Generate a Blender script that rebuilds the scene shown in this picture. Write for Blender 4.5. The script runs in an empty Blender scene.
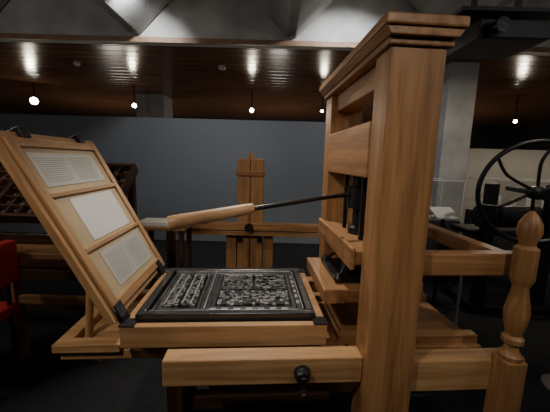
import bpy, bmesh, math, random
from mathutils import Vector, Matrix
random.seed(4)
D=bpy.data
# ---------------------------------------------------------------- materials
def newmat(name):
    m=D.materials.new(name); m.use_nodes=True
    return m, m.node_tree.nodes, m.node_tree.links, m.node_tree.nodes['Principled BSDF']
def plain(name,col,rough=.6,metal=0,bump=0,bscale=40,var=.15,nscale=6,emit=None,es=1):
    m,n,l,b=newmat(name)
    b.inputs['Roughness'].default_value=rough; b.inputs['Metallic'].default_value=metal
    tc=n.new('ShaderNodeTexCoord'); no=n.new('ShaderNodeTexNoise'); no.inputs['Scale'].default_value=nscale; no.inputs['Detail'].default_value=6
    l.new(tc.outputs['Object'],no.inputs['Vector'])
    r=n.new('ShaderNodeValToRGB')
    r.color_ramp.elements[0].position=.3; r.color_ramp.elements[1].position=.7
    r.color_ramp.elements[0].color=[c*(1-var) for c in col]+[1]
    r.color_ramp.elements[1].color=[min(1,c*(1+var)) for c in col]+[1]
    l.new(no.outputs['Fac'],r.inputs['Fac']); l.new(r.outputs['Color'],b.inputs['Base Color'])
    if bump:
        n2=n.new('ShaderNodeTexNoise'); n2.inputs['Scale'].default_value=bscale; n2.inputs['Detail'].default_value=4
        l.new(tc.outputs['Object'],n2.inputs['Vector'])
        bp=n.new('ShaderNodeBump'); bp.inputs['Strength'].default_value=bump; bp.inputs['Distance'].default_value=.01
        l.new(n2.outputs['Fac'],bp.inputs['Height']); l.new(bp.outputs['Normal'],b.inputs['Normal'])
    if emit:
        b.inputs['Emission Color'].default_value=list(emit)+[1]; b.inputs['Emission Strength'].default_value=es
    return m
def wood(name,axis,dark,light,rough=.42,k=1.0):
    m,n,l,b=newmat(name)
    tc=n.new('ShaderNodeTexCoord'); oi=n.new('ShaderNodeObjectInfo')
    mul=n.new('ShaderNodeVectorMath'); mul.operation='MULTIPLY_ADD'
    mul.inputs[1].default_value=(7.3,5.1,3.7)
    l.new(oi.outputs['Location'],mul.inputs[0]); l.new(tc.outputs['Object'],mul.inputs[2])
    mp=n.new('ShaderNodeMapping'); s=[9*k,9*k,9*k]; s['xyz'.index(axis)]=.55*k
    mp.inputs['Scale'].default_value=s
    l.new(mul.outputs[0],mp.inputs['Vector'])
    a=n.new('ShaderNodeTexNoise'); a.inputs['Scale'].default_value=1.6; a.inputs['Detail'].default_value=5; a.inputs['Distortion'].default_value=1.2
    f=n.new('ShaderNodeTexNoise'); f.inputs['Scale'].default_value=9; f.inputs['Detail'].default_value=3
    l.new(mp.outputs[0],a.inputs['Vector']); l.new(mp.outputs[0],f.inputs['Vector'])
    mx=n.new('ShaderNodeMath'); mx.operation='MULTIPLY_ADD'; mx.inputs[1].default_value=.35
    l.new(f.outputs['Fac'],mx.inputs[0])
    m2=n.new('ShaderNodeMath'); m2.operation='MULTIPLY'; m2.inputs[1].default_value=.65
    l.new(a.outputs['Fac'],m2.inputs[0]); l.new(m2.outputs[0],mx.inputs[2])
    r=n.new('ShaderNodeValToRGB'); e=r.color_ramp.elements
    e[0].position=.36; e[0].color=list(dark)+[1]; e[1].position=.62; e[1].color=list(light)+[1]
    l.new(mx.outputs[0],r.inputs['Fac']); l.new(r.outputs['Color'],b.inputs['Base Color'])
    bp=n.new('ShaderNodeBump'); bp.inputs['Strength'].default_value=.15; bp.inputs['Distance'].default_value=.004
    l.new(mx.outputs[0],bp.inputs['Height']); l.new(bp.outputs['Normal'],b.inputs['Normal'])
    b.inputs['Roughness'].default_value=rough
    return m
WD=(.215,.10,.04); WL=(.42,.215,.09)
WX=wood('oak_x','x',WD,WL); WY=wood('oak_y','y',WD,WL); WZ=wood('oak_z','z',WD,WL)
PD=(.31,.16,.068); PL=(.53,.31,.145)
PX=wood('pine_x','x',PD,PL); PY=wood('pine_y','y',PD,PL); PZ=wood('pine_z','z',PD,PL)
HX=wood('handle_wood','x',(.42,.23,.11),(.64,.39,.21))
DX=wood('dark_wood_x','x',(.04,.018,.01),(.09,.04,.02)); DZ=wood('dark_wood_z','z',(.04,.018,.01),(.09,.04,.02))
iron=plain('black_iron',(.03,.03,.032),.32,.5,.15,60)
blackp=plain('black_paint',(.012,.012,.013),.5)
typem=plain('type_metal',(.30,.30,.305),.38,.55,.1,200,.4,60)
typed=plain('inked_metal',(.09,.09,.095),.3,.6,.1,120,.5,30)
lead=plain('lead_strip',(.45,.45,.45),.35,.6,.1,120,.3,30)
paper=plain('paper_white',(.72,.72,.69),.8,0,0,40,.05)
paperg=plain('paper_grey',(.5,.49,.45),.8,0,0,40,.08)
parch=plain('parchment',(.50,.38,.23),.7,0,0,40,.1)
inkl=plain('printed_ink',(.27,.27,.26),.8)
wallm=plain('grey_wall_paint',(.20,.21,.222),.75,0,.05,80,.05,1)
cream=plain('cream_wall_paint',(.42,.40,.36),.8,0,.05,80,.05,1)
conc=plain('board_concrete',(.42,.41,.385),.85,0,.35,25,.2,3)
darkw=plain('dark_wall',(.03,.03,.032),.8)
carpet=plain('dark_carpet',(.011,.012,.014),.95,0,.4,150,.3,30)
redf=plain('red_fabric',(.50,.03,.02),.7,0,.2,90)
white=plain('white_plastic',(.6,.6,.58),.5)
lampm=plain('lamp_lens',(1,1,1),.4,emit=(1,.93,.8),es=35)
glass,n_,l_,b_=newmat('case_glass'); b_.inputs['Transmission Weight'].default_value=1; b_.inputs['Roughness'].default_value=.02; b_.inputs['IOR'].default_value=1.1
def slat():
    m,n,l,b=newmat('slatted_wood_ceiling')
    tc=n.new('ShaderNodeTexCoord'); w=n.new('ShaderNodeTexWave'); w.wave_type='BANDS'; w.bands_direction='Y'; w.wave_profile='SAW'
    w.inputs['Scale'].default_value=1.6; w.inputs['Distortion'].default_value=0
    l.new(tc.outputs['Object'],w.inputs['Vector'])
    no=n.new('ShaderNodeTexNoise'); mp=n.new('ShaderNodeMapping'); mp.inputs['Scale'].default_value=(1,14,1)
    l.new(tc.outputs['Object'],mp.inputs['Vector']); l.new(mp.outputs[0],no.inputs['Vector']); no.inputs['Scale'].default_value=1.2
    r=n.new('ShaderNodeValToRGB'); e=r.color_ramp.elements
    e[0].position=.3;e[0].color=(.13,.055,.026,1);e[1].position=.7;e[1].color=(.28,.13,.065,1)
    l.new(no.outputs['Fac'],r.inputs['Fac'])
    r2=n.new('ShaderNodeValToRGB'); e=r2.color_ramp.elements
    e[0].position=.0;e[0].color=(.15,.15,.15,1);e[1].position=.12;e[1].color=(1,1,1,1)
    l.new(w.outputs['Fac'],r2.inputs['Fac'])
    mx=n.new('ShaderNodeMix'); mx.data_type='RGBA'; mx.blend_type='MULTIPLY'; mx.inputs[0].default_value=1
    l.new(r.outputs['Color'],mx.inputs[6]); l.new(r2.outputs['Color'],mx.inputs[7]); l.new(mx.outputs[2],b.inputs['Base Color'])
    bp=n.new('ShaderNodeBump'); bp.inputs['Strength'].default_value=.4; bp.inputs['Distance'].default_value=.01
    l.new(r2.outputs['Color'],bp.inputs['Height']); l.new(bp.outputs['Normal'],b.inputs['Normal'])
    b.inputs['Roughness'].default_value=.2; b.inputs['Specular IOR Level'].default_value=.2
    return m
slatm=slat()
# ---------------------------------------------------------------- helpers
def link(o,par):
    bpy.context.scene.collection.objects.link(o)
    if par is not None: o.parent=par
def group(name,origin,rz=0):
    e=D.objects.new(name,None); e.empty_display_size=.1; e.location=origin; e.rotation_euler=(0,0,rz)
    bpy.context.scene.collection.objects.link(e); return e
def org(par): return Vector(par.location) if par is not None else Vector((0,0,0))
def finish(name,bm,c,mat,par,bevel=0,smooth=False):
    bmesh.ops.recalc_face_normals(bm,faces=bm.faces)
    me=D.meshes.new(name); bm.to_mesh(me); bm.free()
    if smooth:
        for p in me.polygons: p.use_smooth=True
    o=D.objects.new(name,me); me.materials.append(mat); o.location=Vector(c)-org(par)
    link(o,par)
    if bevel:
        b=o.modifiers.new('bev','BEVEL'); b.width=bevel; b.segments=2; b.limit_method='ANGLE'
    if smooth:
        try:
            me.set_sharp_from_angle(angle=math.radians(40))
        except Exception: pass
    return o
def addbox(bm,x0,x1,y0,y1,z0,z1,c=(0,0,0)):
    v=[bm.verts.new((x-c[0],y-c[1],z-c[2])) for x in (x0,x1) for y in (y0,y1) for z in (z0,z1)]
    for f in ((0,1,3,2),(4,6,7,5),(0,4,5,1),(2,3,7,6),(0,2,6,4),(1,5,7,3)): bm.faces.new([v[i] for i in f])
def box(name,x0,x1,y0,y1,z0,z1,mat,par=None,bevel=.004):
    c=((x0+x1)/2,(y0+y1)/2,(z0+z1)/2); bm=bmesh.new(); addbox(bm,x0,x1,y0,y1,z0,z1,c)
    return finish(name,bm,c,mat,par,bevel)
def multibox(name,bs,mat,par=None,bevel=0):
    c=Vector(((min(b[0] for b in bs)+max(b[1] for b in bs))/2,(min(b[2] for b in bs)+max(b[3] for b in bs))/2,(min(b[4] for b in bs)+max(b[5] for b in bs))/2))
    bm=bmesh.new()
    for b in bs: addbox(bm,*b,c)
    return finish(name,bm,c,mat,par,bevel)
def prism(name,pts,ax,a0,a1,mat,par=None,bevel=.003):
    def mk(p,a):
        return {'x':(a,p[0],p[1]),'y':(p[0],a,p[1]),'z':(p[0],p[1],a)}[ax]
    V=[Vector(mk(p,a0)) for p in pts]+[Vector(mk(p,a1)) for p in pts]
    c=sum(V,Vector())/len(V); bm=bmesh.new(); vs=[bm.verts.new(v-c) for v in V]; k=len(pts)
    bm.faces.new(vs[:k]); bm.faces.new(vs[k:])
    for i in range(k): bm.faces.new((vs[i],vs[(i+1)%k],vs[k+(i+1)%k],vs[k+i]))
    return finish(name,bm,c,mat,par,bevel)
def lathe(name,p0,p1,prof,mat,par=None,seg=24):
    p0=Vector(p0);p1=Vector(p1);d=p1-p0;L=d.length;q=d.to_track_quat('Z','Y')
    c=(p0+p1)/2; bm=bmesh.new(); rings=[]
    for t,r in prof:
        rings.append([bm.verts.new(p0-c+q@Vector((r*math.cos(2*math.pi*i/seg),r*math.sin(2*math.pi*i/seg),t*L))) for i in range(seg)])
    for a,b in zip(rings,rings[1:]):
        for i in range(seg): bm.faces.new((a[i],a[(i+1)%seg],b[(i+1)%seg],b[i]))
    bm.faces.new(rings[0]); bm.faces.new(rings[-1])
    return finish(name,bm,c,mat,par,0,True)
def cyl(name,p0,p1,r0,mat,par=None,r1=None,seg=20):
    return lathe(name,p0,p1,[(0,r0),(1,r0 if r1 is None else r1)],mat,par,seg)
def torus(name,c,R,r,nrm,mat,par=None,a0=0,a1=2*math.pi,seg=64):
    q=Vector(nrm).to_track_quat('Z','Y'); bm=bmesh.new(); rings=[]; full=abs(a1-a0-2*math.pi)<1e-5
    N=seg if full else seg+1
    for i in range(N):
        a=a0+(a1-a0)*i/seg; cc=Vector((R*math.cos(a),R*math.sin(a),0)); rad=cc.normalized()
        rings.append([bm.verts.new(q@(cc+rad*r*math.cos(2*math.pi*j/12)+Vector((0,0,r*math.sin(2*math.pi*j/12))))) for j in range(12)])
    for i in range(seg):
        a=rings[i]; b=rings[(i+1)%N]
        for j in range(12): bm.faces.new((a[j],a[(j+1)%12],b[(j+1)%12],b[j]))
    return finish(name,bm,c,mat,par,0,True)
def tube(name,pts,r,mat,par=None):
    cu=D.curves.new(name,'CURVE'); cu.dimensions='3D'; cu.bevel_depth=r; cu.bevel_resolution=3; cu.use_fill_caps=True
    s=cu.splines.new('NURBS'); s.points.add(len(pts)-1); o0=org(par)
    c=sum((Vector(p) for p in pts),Vector())/len(pts)
    for i,p in enumerate(pts): s.points[i].co=(*(Vector(p)-c),1)
    s.use_endpoint_u=True; s.order_u=3; cu.materials.append(mat)
    o=D.objects.new(name,cu); o.location=c-o0; link(o,par); return o
# ---------------------------------------------------------------- room
floor=box('floor',-9,9,-4,11,-.1,0,carpet,None,0)
box('wall_back',-9,9,11,11.2,0,3.7,darkw,None,0)
box('wall_left',-9.2,-9,-4,11,0,3.7,darkw,None,0)
box('wall_right',9,9.2,-4,11,0,3.7,darkw,None,0)
box('wall_rear',-9,9,-4.2,-4,0,3.7,darkw,None,0)
box('ceiling',-9,9,-4,4.1,3.6,3.7,conc,None,0)
sc=box('ceiling_slatted',-9,9,4.1,11,3.0,3.06,slatm,None,0)
box('trim_1',-9,9,4.02,4.1,2.97,3.6,conc,None,0)
box('trim_2',-9,9,3.98,4.02,2.97,3.03,plain('fascia_edge',(.26,.15,.09),.6),None,0)
g=group('concrete_ceiling_ribs',(0,2,3.6))
for i,x in enumerate((-5.7,-3.75,-1.8,.15,2.1,4.05)):
    prism('rib_%d'%i,[(x-.6,3.6),(x+.6,3.6),(x+.05,3.06),(x-.05,3.06)],'y',-3.9,4.0,conc,g,.01)
box('wall_partition',-7,2.1,5.5,5.65,0,2.25,wallm,None,.003)
box('concrete_column',2.45,2.86,4.5,4.9,0,3.0,conc,None,.01)
box('concrete_column.001',-3.3,-2.65,7.2,7.8,0,3.0,conc,None,.01)
box('wall_display',3.0,8.9,5.4,5.5,0,1.85,cream,None,.003)
# ---------------------------------------------------------------- main press
R4=math.radians(4)
PV=(.37,1.05,0)
P=group('wooden_printing_press',PV,R4)
for nm,y0,y1 in (('near',1.05,1.18),('far',1.82,1.95)):
    box('cheek_'+nm,.37,.562,y0,y1,.10,1.935,WZ,P,.006)
    box('foot_'+nm,-.35,1.1,y0-.02,y1+.02,0,.10,WX,P,.008)
box('cap_lower',.355,.58,1.038,1.965,1.935,1.958,WY,P,.005)
prism('cap_cove',[(.352,1.958),(.582,1.958),(.600,1.985),(.334,1.985)],'y',1.02,1.985,WY,P,.004)
box('cap_upper',.328,.605,1.01,1.995,1.985,2.02,WY,P,.007)
box('head_beam',.365,.56,1.18,1.82,1.49,1.71,WY,P,.006)
box('head_rail',.40,.53,1.18,1.82,1.84,1.935,WY,P,.005)
box('till_beam',.345,.58,1.18,1.82,1.13,1.19,WY,P,.006)
box('till_front_lip',.325,.345,1.18,1.82,1.11,1.205,WY,P,.004)
multibox('hose_panels',[(.42,.44,1.36,1.38,1.19,1.49),(.42,.44,1.62,1.64,1.19,1.49)],iron,P,.002)
lathe('spindle',(.46,1.5,1.03),(.46,1.5,1.49),[(0,.018),(.1,.03),(.15,.03),(.16,.022),(.3,.022),(.32,.05),(.42,.05),(.44,.03),(.62,.03),(.64,.062),(.86,.062),(.88,.04),(1,.04)],iron,P)
box('platen',.25,.70,1.29,1.75,.91,.975,WY,P,.006)
box('platen_plate',.32,.62,1.36,1.68,.975,.995,iron,P,.003)
box('platen_toggle',.40,.52,1.44,1.56,.995,1.05,iron,P,.004)
for i,(x,y) in enumerate(((.34,1.38),(.34,1.66),(.6,1.38),(.6,1.66))):
    cyl('platen_hook_%d'%i,(x,y,.99),(.44 if x<.4 else .5,1.46 if y<1.5 else 1.54,1.15),.010,iron,P)
    lathe('platen_hook_eye_%d'%i,(x,y,.975),(x,y,1.02),[(0,.02),(.5,.026),(1,.012)],iron,P)
# bar + handle
B0=Vector((.46,1.5,1.395)); B1=Vector((-.075,1.34,1.338)); B2=Vector((-.42,1.235,1.285))
tube('bar_iron',[B0,B0*.7+B1*.3+Vector((0,0,.006)),B0*.3+B1*.7,B1*.8+B2*.2],.011,iron,P)
lathe('bar_handle',B1,B2,[(0,.012),(.01,.022),(.1,.025),(.5,.028),(.85,.031),(.985,.031),(1,.027)],HX,P)
# lower rails
box('rail_near',-.415,.37,1.08,1.16,.675,.785,PX,P,.006)
box('rail_near_hind',.562,1.06,1.08,1.16,.625,.765,PX,P,.006)
box('rail_far',-.415,.37,1.84,1.92,.675,.785,WX,P,.006)
box('rail_far_hind',.562,1.06,1.84,1.92,.625,.765,WX,P,.006)
multibox('bed_runners',[(-.62,1.0,1.27,1.32,.715,.752),(-.62,1.0,1.70,1.75,.715,.752)],WX,P,.003)
box('carriage_board',-.90,.36,1.26,1.78,.67,.715,PX,P,.005)
box('carriage_board_hind',.37,1.0,1.24,1.80,.67,.715,WX,P,.005)
multibox('carriage_board_edge',[(-.92,-.64,1.24,1.30,.715,.752),(-.92,-.64,1.74,1.80,.715,.752),(-.92,-.86,1.30,1.74,.715,.752)],PX,P,.004)
for i,(x,y) in enumerate(((-.5,1.4),(-.5,1.68))):
    box('bed_leg_%d'%i,x,x+.08,y,y+.08,0,.67,DZ,P,.006)
box('bed_leg_stretcher',-.42,.36,1.48,1.54,.2,.28,DX,P,.005)
# upper hind rails
box('stay_near',.562,1.04,1.09,1.15,1.12,1.21,WX,P,.006)
box('stay_far',.562,1.04,1.85,1.91,1.12,1.21,WX,P,.006)
box('stay_cross',.93,.99,1.15,1.85,1.13,1.20,WY,P,.006)
def hind(nm,x,y):
    box('hind_post_base_'+nm,x-.042,x+.042,y-.042,y+.042,0,.80,WZ,P,.006)
    lathe('hind_post_turned_'+nm,(x,y,.80),(x,y,1.39),[(0,.040),(.03,.042),(.06,.026),(.1,.024),(.12,.038),(.15,.038),(.17,.026),(.25,.038),(.33,.043),(.42,.034),(.5,.026),(.54,.036),(.56,.04),(.76,.04),(.78,.027),(.8,.027),(.86,.04),(.92,.037),(.97,.022),(1,.007)],WZ,P)
hind('near',.95,1.045); hind('far',.95,1.955)
# rounce
cyl('rounce_axle',(.125,1.03,.725),(.125,1.30,.725),.011,iron,P)
lathe('rounce_boss',(.125,1.045,.725),(.125,1.08,.725),[(0,.022),(.3,.03),(1,.034)],iron,P)
box('rounce_crank',.114,.136,1.03,1.045,.675,.735,iron,P,.003)
cyl('rounce_grip',(.125,1.0,.682),(.125,1.035,.682),.013,blackp,P)
# coffin/bed
multibox('coffin_frame',[(-.62,.25,1.20,1.235,.760,.857),(-.62,.25,1.825,1.86,.76,.857),(-.62,-.585,1.235,1.825,.76,.857),(.215,.25,1.235,1.825,.76,.857)],PX,P,.004)
box('coffin_floor',-.585,.215,1.235,1.825,.76,.845,blackp,P,0)
multibox('coffin_corner_irons',[(-.622,-.56,1.198,1.262,.8575,.862),(.19,.252,1.198,1.262,.8575,.862),(-.622,-.56,1.80,1.862,.8575,.862),(.19,.252,1.80,1.862,.8575,.862)],iron,P)
z0=.845
ch=[(-.575,.205,1.25,1.285,z0,.885),(-.575,.205,1.775,1.81,z0,.885),(-.575,-.54,1.285,1.775,z0,.885),(.17,.205,1.285,1.775,z0,.885)]
multibox('forme_chase',ch,plain('chase_steel',(.08,.08,.085),.28,.7,.15,60),P,.004)
fu=[]
def fr_(x0,x1,y0,y1,w,z,gap=.003,n=2):
    for k in range(n):
        o=k*(w+gap)
        fu.append((x0+o,x1-o,y0+o,y0+o+w,z0,z)); fu.append((x0+o,x1-o,y1-o-w,y1-o,z0,z))
        fu.append((x0+o,x0+o+w,y0+o+w,y1-o-w,z0,z)); fu.append((x1-o-w,x1-o,y0+o+w,y1-o-w,z0,z))
fr_(-.53,-.30,1.30,1.76,.016,.87)
fr_(-.29,.155,1.30,1.76,.020,.872)
multibox('forme_furniture',fu,typed,P,.002)
ty=[];td=[]
def page(cols,ya,yb,pb=.12):
    for a,b in cols:
        y=ya
        while y<yb:
            big=random.random()<pb; h=.022 if big else .0095
            x=a
            while x<b-.006:
                w=random.uniform(.012,.022) if big else random.uniform(.005,.022)
                w=min(w,b-x)
                ht=random.choice((.875,.878,.879,.882))
                (ty if random.random()<.6 else td).append((x,x+w,y,y+h,z0,ht))
                x+=w+(.003 if big else .0018)
            y+=h+.004
page(((-.49,-.42),(-.41,-.34)),1.345,1.715,.05)
page(((-.24,.105),),1.35,1.50,.7); page(((-.24,-.075),(-.06,.105)),1.51,1.705,.1)
td.append((-.417,-.413,1.345,1.715,z0,.886)); td.append((-.24,.105,1.503,1.507,z0,.886))
multibox('forme_type',ty,typem,P); multibox('forme_type_inked',td,typed,P)
quo=[]
for i in range(4): quo.append((-.485+i*.04,-.478+i*.04,1.35,1.71,z0,.8835))
for i in range(7): quo.append((-.27+i*.055,-.24+i*.055,1.303,1.318,.86,.878))
for i in range(6): quo.append((.137,.152,1.36+i*.06,1.39+i*.06,.86,.878))
quo+=[(-.295,-.29,1.30,1.76,z0,.882),(-.53,.155,1.292,1.296,z0,.881),(-.53,.155,1.764,1.768,z0,.881),(.158,.162,1.30,1.76,z0,.881)]
multibox('forme_leads',quo,lead,P,.001)
# tympan and frisket (hinged, swung open)
T=D.objects.new('tympan',None); link(T,P)
hinge=Vector((-.635,1.2,.875))-Vector(PV)
vd=Vector((-.42,0,.80)).normalized(); ud=Vector((0,1,0)); nd=ud.cross(vd)
M=Matrix.Identity(4)
for i,vv in enumerate((ud,vd,nd)):
    for j in range(3): M[j][i]=vv[j]
M.translation=hinge; T.matrix_basis=M
s=1 if nd.x>0 else -1
def tb(name,u0,u1,v0,v1,n0,n1,mat,bev=.003):
    c=((u0+u1)/2,(v0+v1)/2,(n0+n1)/2); bm=bmesh.new()
    addbox(bm,u0,u1,v0,v1,n0,n1,c)
    o=finish(name,bm,c,mat,None,bev); o.parent=T; return o
W_=.70; H_=.86
def nn(a,b): return (min(a*s,b*s),max(a*s,b*s))
for k,(u0,u1,v0,v1,m) in enumerate(((0,.055,0,H_,PY),(W_-.055,W_,0,H_,PY),(.055,W_-.055,0,.05,PX),(.055,W_-.055,H_-.055,H_,PX))):
    tb('tympan_frame_%d'%k,u0,u1,v0,v1,*nn(-.03,0),m)
tb('tympan_parchment',.055,W_-.055,.05,H_-.055,*nn(-.018,-.012),parch,0)
for k,(u0,u1,v0,v1,m) in enumerate(((.03,.075,.03,.83,PY),(W_-.075,W_-.03,.03,.83,PY),(.075,W_-.075,.03,.07,PX),(.075,W_-.075,.79,.83,PX),(.075,W_-.075,.56,.58,PX),(.075,W_-.075,.30,.32,PX))):
    tb('frisket_frame_%d'%k,u0,u1,v0,v1,*nn(0.001,.014),m)
tb('frisket_sheet',.075,W_-.075,.07,.79,*nn(0,.004),parch,0)
sheets=((.10,.57,.61,.765,paperg),(.18,.56,.335,.545,paper),(.16,.58,.10,.28,paperg))
ln=[]
for k,(u0,u1,v0,v1,m) in enumerate(sheets):
    tb('sheet_%d'%k,u0,u1,v0,v1,*nn(.0045,.006),m,0)
    if k!=1:
        v=v0+.02
        while v<v1-.02:
            a=(u0+u1)/2
            for p,q in ((u0+.02,a-.01),(a+.01,u1-.02)):
                ln.append((p,q-random.random()*.04,v,v+.002,*nn(.006,.0066)))
            v+=.010
bm=bmesh.new()
for b in ln: addbox(bm,*b)
o=finish('sheet_text_lines',bm,(0,0,0),inkl,None); o.parent=T
for k,u in enumerate((.12,.52)):
    tb('top_clasp_%d'%k,u,u+.05,H_-.03,H_+.018,*nn(-.035,.02),iron,.004)
for k,u in enumerate((.03,.56)):
    tb('hinge_plate_%d'%k,u,u+.06,-.03,.06,*nn(-.005,.017),iron,.003)
for i,y in enumerate((1.36,1.70)):
    cyl('gallows_strut_%d'%i,(-.83,y,.71),(-.80,y,1.10),.016,PZ,P)
cyl('gallows_bar',(-.80,1.30,1.10),(-.80,1.76,1.10),.014,PY,P)
# ---------------------------------------------------------------- rear press frame (centre)
G=group('wooden_press_frame',(-.27,3.25,0))
box('upright_0',-.41,-.275,3.2,3.3,.08,1.56,WZ,G,.006)
box('upright_1',-.265,-.13,3.2,3.3,.08,1.56,WZ,G,.006)
prism('upright_finial',[(-.31,1.56),(-.23,1.56),(-.25,1.62),(-.27,1.635),(-.29,1.62)],'y',3.23,3.27,WZ,G)
box('upright_link',-.43,-.11,3.19,3.2,1.38,1.43,WX,G,.004)
box('crossbar',-1.2,.62,3.10,3.19,.80,.88,WX,G,.008)
box('crossbar_plank',-1.05,.48,3.12,3.19,.74,.79,WX,G,.006)
box('side_cheek_0',-.53,-.42,3.2,3.32,.08,.76,WZ,G,.006)
box('side_cheek_1',-.12,-.01,3.2,3.32,.08,.76,WZ,G,.006)
box('base',-.65,.11,3.05,3.5,0,.08,WX,G,.006)
cyl('bolt',(-.27,3.06,.84),(-.27,3.10,.84),.045,iron,G); cyl('bolt_1',(-.16,3.17,.68),(-.16,3.2,.68),.03,iron,G)
cyl('bolt_2',(-.38,3.17,.68),(-.38,3.2,.68),.03,iron,G)
for i,x in enumerate((-1.12,.54)): box('bar_leg_%d'%i,x-.04,x+.04,3.11,3.18,0,.8,DZ,G,.004)
# ---------------------------------------------------------------- type case cabinet (left)
C=group('type_case_cabinet',(-2,2.65,0))
S=D.objects.new('sloped_case',None); link(S,C)
sl=math.atan2(.42,.5); S.location=Vector((-2.10,2.42,1.01))-Vector(C.location); S.rotation_euler=(sl,0,0)
def sb(name,bs,mat,bev=0):
    bm=bmesh.new()
    for b in bs: addbox(bm,*b)
    o=finish(name,bm,(0,0,0),mat,None,bev); o.parent=S
Lc=.68; X0,X1=-1.3,.74
sb('case_tray',[(X0,X1,0,Lc,-.05,-.02)],DX,.003)
rim=[(X0,X1,0,.03,-.02,.05),(X0,X1,Lc-.03,Lc,-.02,.05),(X0,X0+.03,.03,Lc-.03,-.02,.05),(X1-.03,X1,.03,Lc-.03,-.02,.05),(-.30,-.26,.03,Lc-.03,-.02,.05)]
sb('case_rim',rim,wood('case_wood','x',(.06,.028,.014),(.12,.055,.026)),.003)
part=[];lead_=[]
for bx0,bx1 in ((X0+.03,-.30),(-.26,X1-.03)):
    nx=9;ny=6
    for i in range(1,nx):
        x=bx0+(bx1-bx0)*i/nx; part.append((x-.004,x+.004,.03,Lc-.03,-.02,.03))
    for j in range(1,ny):
        y=.03+(Lc-.06)*j/ny; part.append((bx0,bx1,y-.004,y+.004,-.02,.031))
    for i in range(nx):
        for j in range(ny):
            x=bx0+(bx1-bx0)*(i+.5)/nx; y=.03+(Lc-.06)*(j+.5)/ny
            for q in range(3):
                dx=random.uniform(-.02,.02);dy=random.uniform(-.02,.02)
                lead_.append((x+dx-.012,x+dx+.012,y+dy-.008,y+dy+.008,-.02,-.01+q*.006))
sb('case_partitions',part,wood('case_part_wood','x',(.12,.055,.028),(.22,.11,.05)))
sb('case_type',lead_,typem)
for i,x in enumerate((-3.3,-1.43)):
    box('leg_front_%d'%i,x,x+.06,2.42,2.48,0,.96,DZ,C,.004); box('leg_back_%d'%i,x,x+.06,2.86,2.92,0,1.34,DZ,C,.004)
    box('side_rail_%d'%i,x,x+.06,2.48,2.86,.86,.94,DX,C,.004)
box('front_rail',-3.24,-1.43,2.43,2.47,.80,.88,DX,C,.004); box('low_rail',-3.24,-1.43,2.43,2.47,.2,.26,DX,C,.004)
for j in range(3): box('drawer_%d'%j,-3.2,-1.47,2.49,2.84,.45+j*.12,.55+j*.12,DX,C,.004)
# ---------------------------------------------------------------- wooden bench
K=group('wooden_bench',(-1.75,2.1,0))
box('seat',-2.0,-1.25,1.98,2.2,.83,.87,WX,K,.005)
for i,x in enumerate((-1.95,-1.35)):
    box('leg_%d'%i,x,x+.06,2.05,2.13,0,.83,WZ,K,.005)
box('stretcher',-1.89,-1.35,2.07,2.11,.45,.51,WX,K,.004)
# red chair
Q=group('red_chair',(-1.95,1.75,0))
box('seat',-2.25,-1.78,1.55,1.98,.44,.52,redf,Q,.02)
box('back',-1.84,-1.76,1.55,1.98,.68,.97,redf,Q,.02)
for i,(x,y) in enumerate(((-2.2,1.6),(-2.2,1.92),(-1.81,1.6),(-1.81,1.92))):
    cyl('leg_%d'%i,(x,y,0),(x,y,.44 if x<-2 else .70),.014,iron,Q)
# side table with paper
E=group('side_table',(-.95,2.75,0))
box('top',-1.28,-.8,2.6,2.95,.90,.93,WX,E,.004)
for i,(x,y) in enumerate(((-1.25,2.63),(-.87,2.63),(-1.25,2.88),(-.87,2.88))): box('leg_%d'%i,x,x+.04,y,y+.04,0,.90,DZ,E,.003)
box('paper_stack',-1.25,-.95,2.64,2.86,.931,.965,paper,None,.002)
# ---------------------------------------------------------------- iron wheel press (right)
I=group('iron_flywheel_press',(2.3,2.7,0))
wc=Vector((2.36,2.7,1.32)); nr=Vector((-.25,-1,0)).normalized()
torus('wheel_rim',wc,.46,.022,nr,iron,I)
lathe('wheel_hub',wc-nr*.06,wc+nr*.06,[(0,.04),(.1,.06),(.9,.06),(1,.04)],iron,I)
q=nr.to_track_quat('Z','Y')
for i in range(6):
    a=i*math.pi/3+.3
    pts=[wc+q@Vector((r*math.cos(a+b),r*math.sin(a+b),0)) for r,b in ((.05,0),(.2,.22),(.33,.18),(.45,0))]
    tube('wheel_spoke_%d'%i,pts,.014,iron,I)
cyl('axle',wc,wc-nr*.5,.025,iron,I)
box('body_post_0',2.2,2.3,3.05,3.15,.08,1.37,iron,I,.01); box('body_post_1',2.85,2.95,3.05,3.15,.08,1.37,iron,I,.01)
box('body_bed',2.1,3.1,3.15,3.5,.80,.86,iron,I,.01); box('body_base',2.1,3.1,2.95,3.5,0,.08,iron,I,.01)
cyl('impression_cylinder',(2.25,3.25,1.0),(2.9,3.25,1.0),.12,iron,I)
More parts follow.
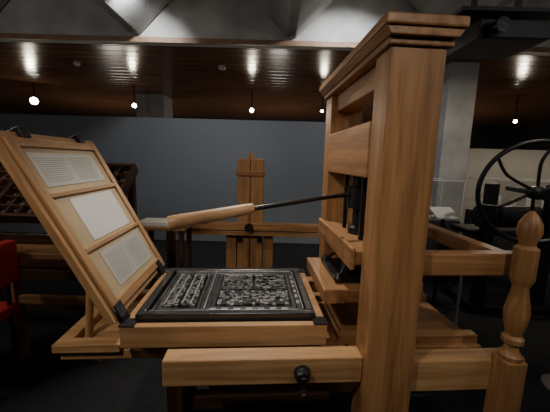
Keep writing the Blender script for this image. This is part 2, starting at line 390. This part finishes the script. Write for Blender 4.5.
# ---------------------------------------------------------------- display cases
for k,(x0,x1,y0,y1) in enumerate(((1.75,2.35,3.7,4.2),(3.1,5.0,4.2,4.8))):
    V=group('glass_display_case',((x0+x1)/2,(y0+y1)/2,0))
    box('plinth',x0,x1,y0,y1,0,.85,darkw,V,.004)
    box('deck',x0+.02,x1-.02,y0+.02,y1-.02,.85,.87,white,V,.002)
    fr=[]
    for x in (x0,x1-.012):
        for y in (y0,y1-.012): fr.append((x,x+.012,y,y+.012,.85,1.35))
    fr+=[(x0,x1,y0,y0+.012,1.35,1.362),(x0,x1,y1-.012,y1,1.35,1.362),(x0,x0+.012,y0,y1,1.35,1.362),(x1-.012,x1,y0,y1,1.35,1.362)]
    multibox('frame',fr,white,V)
    box('glass_front',x0+.015,x1-.015,y0+.004,y0+.009,.87,1.35,glass,V,0)
    sh=[];cd_=[];ob=[]
    x=x0+.06; i=0
    while x<x1-.2:
        sh.append((x,x+.15,y0+.08,y0+.26,.871,.88)); cd_.append((x+.02,x+.11,y0+.40,y0+.41,.871,1.05+.05*(i%2)))
        if i%2: ob.append((x+.02,x+.12,y0+.28,y0+.36,.871,.95))
        x+=.24; i+=1
    multibox('sheets',sh,paper,V); multibox('label_cards',cd_,paper,V); multibox('exhibit_blocks',ob,WX,V,.003)
Lc2=group('lectern',(1.75,3.1,0))
cyl('post',(1.78,3.1,.02),(1.78,3.1,1.0),.02,iron,Lc2); cyl('foot',(1.78,3.1,0),(1.78,3.1,.02),.16,iron,Lc2)
prism('panel',[(3.0,1.0),(3.2,1.08),(3.2,1.10),(3.0,1.02)],'x',1.66,1.90,paper,Lc2,.002)
for k,(x,y) in enumerate(((1.62,2.45),(2.1,1.9))):
    N=group('stanchion',(x,y,0))
    lathe('post',(x,y,0),(x,y,.85),[(0,.14),(.015,.14),(.02,.012),(.96,.012),(.97,.02),(1,.017)],plain('steel_%d'%k,(.6,.6,.58),.3,.8),N)
tube('stanchion_chain',[(1.1,3.0,.80),(1.3,2.75,.62),(1.45,2.6,.62),(1.605,2.46,.80)],.008,white)
# ---------------------------------------------------------------- black suspended projector (top right)
J=group('ceiling_projector',(1.5,2.3,2.5))
box('body',1.30,1.78,2.1,2.5,2.38,2.50,blackp,J,.01)
box('plate',1.15,1.85,2.05,2.55,2.52,2.545,blackp,J,.004)
box('hanger_0',1.35,1.38,2.28,2.31,2.50,3.6,blackp,J,0); box('hanger_1',1.66,1.69,2.28,2.31,2.50,3.6,blackp,J,0)
cyl('snout',(1.4,2.02,2.43),(1.4,2.10,2.43),.045,iron,J)
# ---------------------------------------------------------------- lights
def track(name,x,y,z,energy,aim,col=(1,.86,.66),size=75,zc=3.0,r=.055,blend=.6):
    g=group(name,(x,y,z)); d=(Vector(aim)-Vector((x,y,z))).normalized(); p=Vector((x,y,z))
    cyl('stem',(x,y,z),(x,y,zc),.012,blackp,g)
    lathe('can',p-d*.10,p+d*.06,[(0,.03),(.15,r),(1,r+.01)],blackp,g)
    lathe('lens',p+d*.061,p+d*.066,[(0,r*.9),(1,r*.85)],lampm,g)
    L=D.lights.new(name+'_bulb','SPOT'); L.energy=energy; L.color=col; L.spot_size=math.radians(size); L.spot_blend=blend; L.shadow_soft_size=.05
    lo=D.objects.new('bulb',L); lo.location=d*.09; lo.rotation_euler=d.to_track_quat('-Z','Y').to_euler(); link(lo,g)
    return g
for x,y,z,r in ((-5.1,6.5,2.66,.08),(-3.0,6.5,2.62,.05),(-.55,6.6,2.60,.05),(.95,6.6,2.62,.03),(5.0,6.5,2.5,.04)):
    track('track_spotlight',x,y,z,30,(x*.55,1.5,1.2),zc=3.0,r=r)
track('track_spotlight',-1.1,-.3,3.0,80,(-.1,1.5,.9),zc=3.6,size=52,col=(1,.9,.75))
track('track_spotlight',.9,-.6,3.0,42,(.6,1.2,1.5),zc=3.6,size=44,col=(1,.9,.75))
track('track_spotlight',-.3,2.6,3.3,165,(-.2,1.5,.8),zc=3.6,size=55,col=(1,.91,.8))
track('track_spotlight',-.2,2.0,3.3,60,(-.3,3.3,.8),zc=3.6,size=60)
track('track_spotlight',-1.5,3.2,3.3,72,(-2.5,5.5,1.2),zc=3.6,size=120,col=(.92,.95,1))
track('track_spotlight',.8,3.2,3.3,72,(.8,5.5,1.2),zc=3.6,size=120,col=(.92,.95,1))
track('track_spotlight',-2.0,1.0,3.3,45,(-2.2,2.7,1.1),zc=3.6,size=50)
track('track_spotlight',4.6,3.6,3.3,80,(5,5.4,1.0),zc=3.6,size=100)
track('track_spotlight',2.6,2.0,3.3,70,(3,3.8,.9),zc=3.6,size=90)
lathe('smoke_detector',(-.9,5.0,2.955),(-.9,5.0,3.0),[(0,.04),(.4,.06),(1,.06)],white)
lathe('smoke_detector.001',(-3.2,5.0,2.955),(-3.2,5.0,3.0),[(0,.03),(.4,.05),(1,.05)],white)
w=D.worlds.new('World'); bpy.context.scene.world=w; w.use_nodes=True
w.node_tree.nodes['Background'].inputs[0].default_value=(.5,.55,.6,1); w.node_tree.nodes['Background'].inputs[1].default_value=.1
def pl(name,x,y,z,e,col):
    L=D.lights.new(name,'POINT'); L.energy=e; L.color=col; L.shadow_soft_size=.25; o=D.objects.new(name,L); o.location=(x,y,z); link(o,None)
pl('concrete_fill',-3.0,.5,2.5,42,(.95,.93,.9)); pl('concrete_fill.001',2.6,.0,2.6,28,(.95,.93,.9))  # added fill points without fixtures, to brighten the concrete ceiling
pl('slat_ceiling_fill',-4.5,8.6,1.2,38,(1,.9,.78)); pl('slat_ceiling_fill.001',0,8.6,1.2,38,(1,.9,.78)); pl('slat_ceiling_fill.002',4.5,8.6,1.2,38,(1,.9,.78))  # added fill lights, unseen behind the partition, to lift the rear slatted ceiling
# ---------------------------------------------------------------- camera
cd=D.cameras.new('camera'); cd.lens=36*298/550; cd.sensor_width=36; cd.clip_start=.02
co=D.objects.new('camera',cd); bpy.context.scene.collection.objects.link(co)
co.matrix_world=Matrix.Translation((0,0,1.55))@Matrix.Rotation(math.radians(90-8.7),4,'X')@Matrix.Rotation(math.radians(1.5),4,'Z')
bpy.context.scene.camera=co
